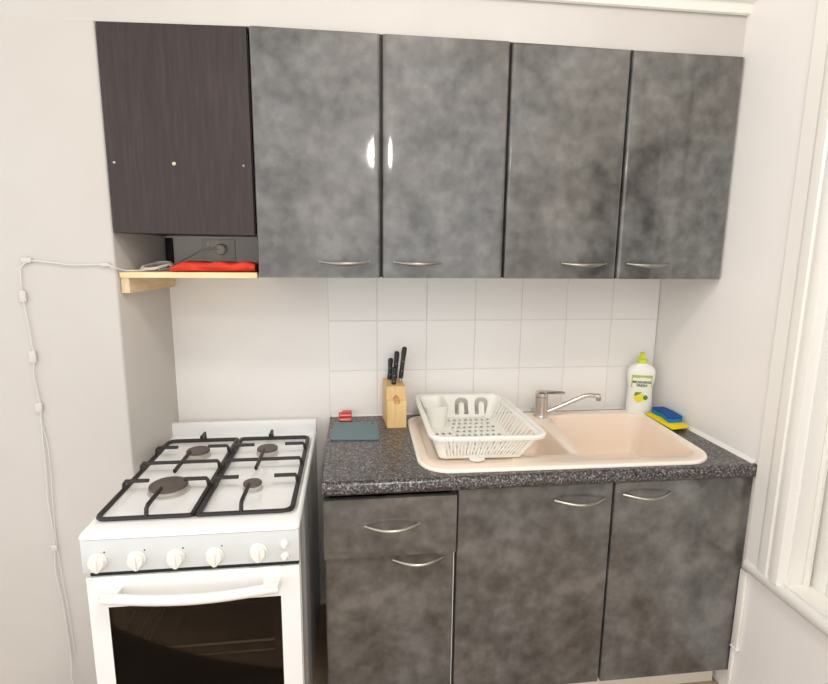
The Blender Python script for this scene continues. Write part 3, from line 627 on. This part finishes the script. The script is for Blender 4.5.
# control panel, knobs, buttons
cp = MB(); cp.box(CX0+.0005, CX1-.0005, CF-.010, CF+.012, .770, .8485, .002); cp = cp.build('control_panel', 'panel_grey', ck)
def knob(x, z, rot=0):
    m = MB(); y = CF-.010; m.lathe([(.0195, .0005), (.0195, .003), (.0175, .004)], (x, y, z), 28, 'y')
    pol = []
    for k in range(20): q = math.radians(-50+280*k/19); pol.append((.0165*math.cos(q), .0165*math.sin(q)))
    pol += [(-.004, -.0215), (0, -.0228), (.004, -.0215)]
    rg = [[(x+px*s*math.cos(rot)-pz*s*math.sin(rot), y-h, z+px*s*math.sin(rot)+pz*s*math.cos(rot)) for px, pz in pol] for s, h in ((1, .004), (1, .012), (.95, .0145))]
    m.loft(rg)
    m.box(x-.0038, x+.0038, y-.0185, y-.014, z-.018, z+.011, .0018, 2, Matrix.Rotation(-rot, 3, 'Y')); return m.build('knob', 'knob_white', cp)
for x, z, rt in ((-1.664, .799, .05), (-1.584, .799, .08), (-1.502, .798, .06), (-1.419, .797, .05), (-1.324, .801, -.03)): knob(x, z, rt)
for x in (-1.650, -1.567, -1.486, -1.403):
    b = MB(); b.lathe([(.0018, 0), (.0018, .0006)], (x, CF-.010, .8185), 10, 'y'); b.build('printed_dot', 'black_gap', cp)
for z in (.8155, .786):
    b = MB(); b.lathe([(.0095, 0), (.0095, .004), (.0085, .005), (.006, .012), (.0045, .0135)], (-1.2665, CF-.010, z), 18, 'y'); b.build('push_button', 'knob_white', cp)
# oven door
DZ0, DZ1 = .245, .757; gx0, gx1, gz1, gz0 = -1.655, -1.279, .682, .300
od = MB(); od.plate([[(CX0+.004, DZ0), (CX1-.002, DZ0), (CX1-.002, DZ1), (CX0+.004, DZ1)], [(gx0, gz0), (gx1, gz0), (gx1, gz1), (gx0, gz1)]], lambda p: (p[0], CF-.006, p[1]), (0, .018, 0)); od = od.build('oven_door', 'white_enamel', ck, smooth=0)
b = MB(); b.box(gx0+.0003, gx1-.0003, CF-.005, CF+.001, gz0+.0003, gz1-.0003); g = b.build('oven_glass', 'oven_glass', od)
b = MB(); fx = .032; b.box(gx0+.0005, gx0+fx, CF+.0015, CF+.008, gz0, gz1-.0005); b.box(gx1-.020, gx1-.0005, CF+.0015, CF+.008, gz0, gz1-.0005); b.box(gx0+fx, gx1-.020, CF+.0015, CF+.008, gz1-.018, gz1-.0005); b.box(gx0+fx, gx1-.020, CF+.0015, CF+.008, gz0, gz0+.02); b.build('glass_border', 'oven_frit', od)
b = MB(); P = []; rs = []
for k in range(17): t = k/16; P.append((-1.652+.372*t, CF-.034-.010*math.sin(math.pi*t), .7235-.0085*math.sin(math.pi*t)))
b.tube(P, [.0125]+[.0115]*15+[.0125], 12, 1.0)
for xa, xb in ((-1.659, -1.621), (-1.315, -1.277)):
    b.loft([[(xa, CF-.0065, .708), (xb, CF-.0065, .708), (xb, CF-.0065, .730), (xa, CF-.0065, .730)], [(xa+.002, CF-.038, .713), (xb-.002, CF-.038, .713), (xb-.002, CF-.040, .733), (xa+.002, CF-.040, .733)], [(xa+.006, CF-.045, .716), (xb-.004, CF-.045, .716), (xb-.004, CF-.045, .732), (xa+.006, CF-.045, .732)]])
b.build('door_handle', 'knob_white', od)
b = MB(); b.box(CX0+.012, CX1-.003, CF-.002, CF+.012, .7585, .7685); b.build('vent_gap', 'black_gap', ck, label='black gap above the oven door')
b = MB(); b.box(CX0+.004, CX1-.002, CF-.006, CF+.012, FZ+.032, .240, .003); b.build('bottom_drawer', 'white_enamel', ck)
# oven interior
b = MB(); ix0, ix1, iy0, iy1, iz0, iz1 = CX0+.032, CX1-.022, CF+.022, CB-.06, .285, .700
b.box(ix0-.004, ix0, iy0, iy1, iz0, iz1); b.box(ix1, ix1+.004, iy0, iy1, iz0, iz1); b.box(ix0, ix1, iy1, iy1+.004, iz0, iz1); b.box(ix0, ix1, iy0, iy1, iz0-.004, iz0); b.box(ix0, ix1, iy0, iy1, iz1, iz1+.004); b.build('oven_cavity', 'oven_enamel', ck)
def shelf(z, y0, y1, nb, drop):
    m = MB(); m.tube([(ix0+.004, y0, z), (ix1-.004, y0, z)], .0028, 6); m.tube([(ix0+.004, y1, z), (ix1-.004, y1, z)], .002, 6); m.tube([(ix0+.006, y0, z), (ix0+.006, y1, z)], .002, 6); m.tube([(ix1-.006, y0, z), (ix1-.006, y1, z)], .002, 6)
    if drop: m.tube([(ix0+.03, y0, z), (ix0+.03, y0+.002, z-.03), (ix1-.02, y0+.002, z-.03), (ix1-.02, y0, z)], .0018, 6)
    for k in range(nb): x = ix0+.03+(ix1-ix0-.06)*k/(nb-1); m.tube([(x, y0, z), (x, y1, z)], .0012, 5)
    return m.build('oven_shelf', 'wire', ck)
shelf(.500, iy0+.06, iy1-.03, 2, True)
for x in (ix0+.004, ix1-.004):
    b = MB()
    for z in (.62, .565, .49, .43): b.tube([(x, iy0+.02, z), (x, iy1-.02, z)], .0018, 6)
    b.tube([(x, iy0+.03, .38), (x, iy0+.03, .64)], .0018, 6); b.build('side_runner', 'wire', ck)
# ---------------------------------------------------------------- lamps out of view: pendant bulb and added overhead fill
pl = thing('pendant_lamp', 'bare bulb pendant lamp hanging from the ceiling', 'lamp', LAMP_POS)
lx, ly, lz = LAMP_POS
b = MB(); b.tube([(lx, ly, lz+.08), (lx, ly, CZ-.012)], .003, 8); b.build('cord', 'cord_white', pl)
b = MB(); b.lathe([(.045, 0), (.045, .006), (.02, .012)], (lx, ly, CZ-.0125), 20); b.build('ceiling_rose', 'white_plastic', pl)
b = MB(); b.lathe([(.016, .05), (.018, .055), (.018, .085), (.008, .09)], (lx, ly, lz), 16); b.build('lamp_holder', 'white_plastic', pl)
b = MB(); b.lathe([(.006, -.073), (.028, -.069), (.038, -.055), (.041, -.02), (.037, .02), (.017, .048)], (lx, ly, lz), 20); b.build('bulb', 'bulb', pl)
cl = thing('fill_lamp', 'added round fill lamp on the ceiling above the middle of the kitchen', 'lamp', (-.85, -1.6, CZ-.06))  # added to brighten horizontal surfaces, not a known fitting
b = MB(); b.lathe([(.20, 0), (.205, .03), (.20, .0395)], (-.85, -1.6, CZ-.04), 32); b.build('fill_lamp_base', 'white_plastic', cl)
b = MB(); b.lathe([(.02, -.062), (.12, -.056), (.18, -.042), (.195, -.0405)], (-.85, -1.6, CZ), 32); b.build('fill_diffuser', 'fill_diffuser', cl)
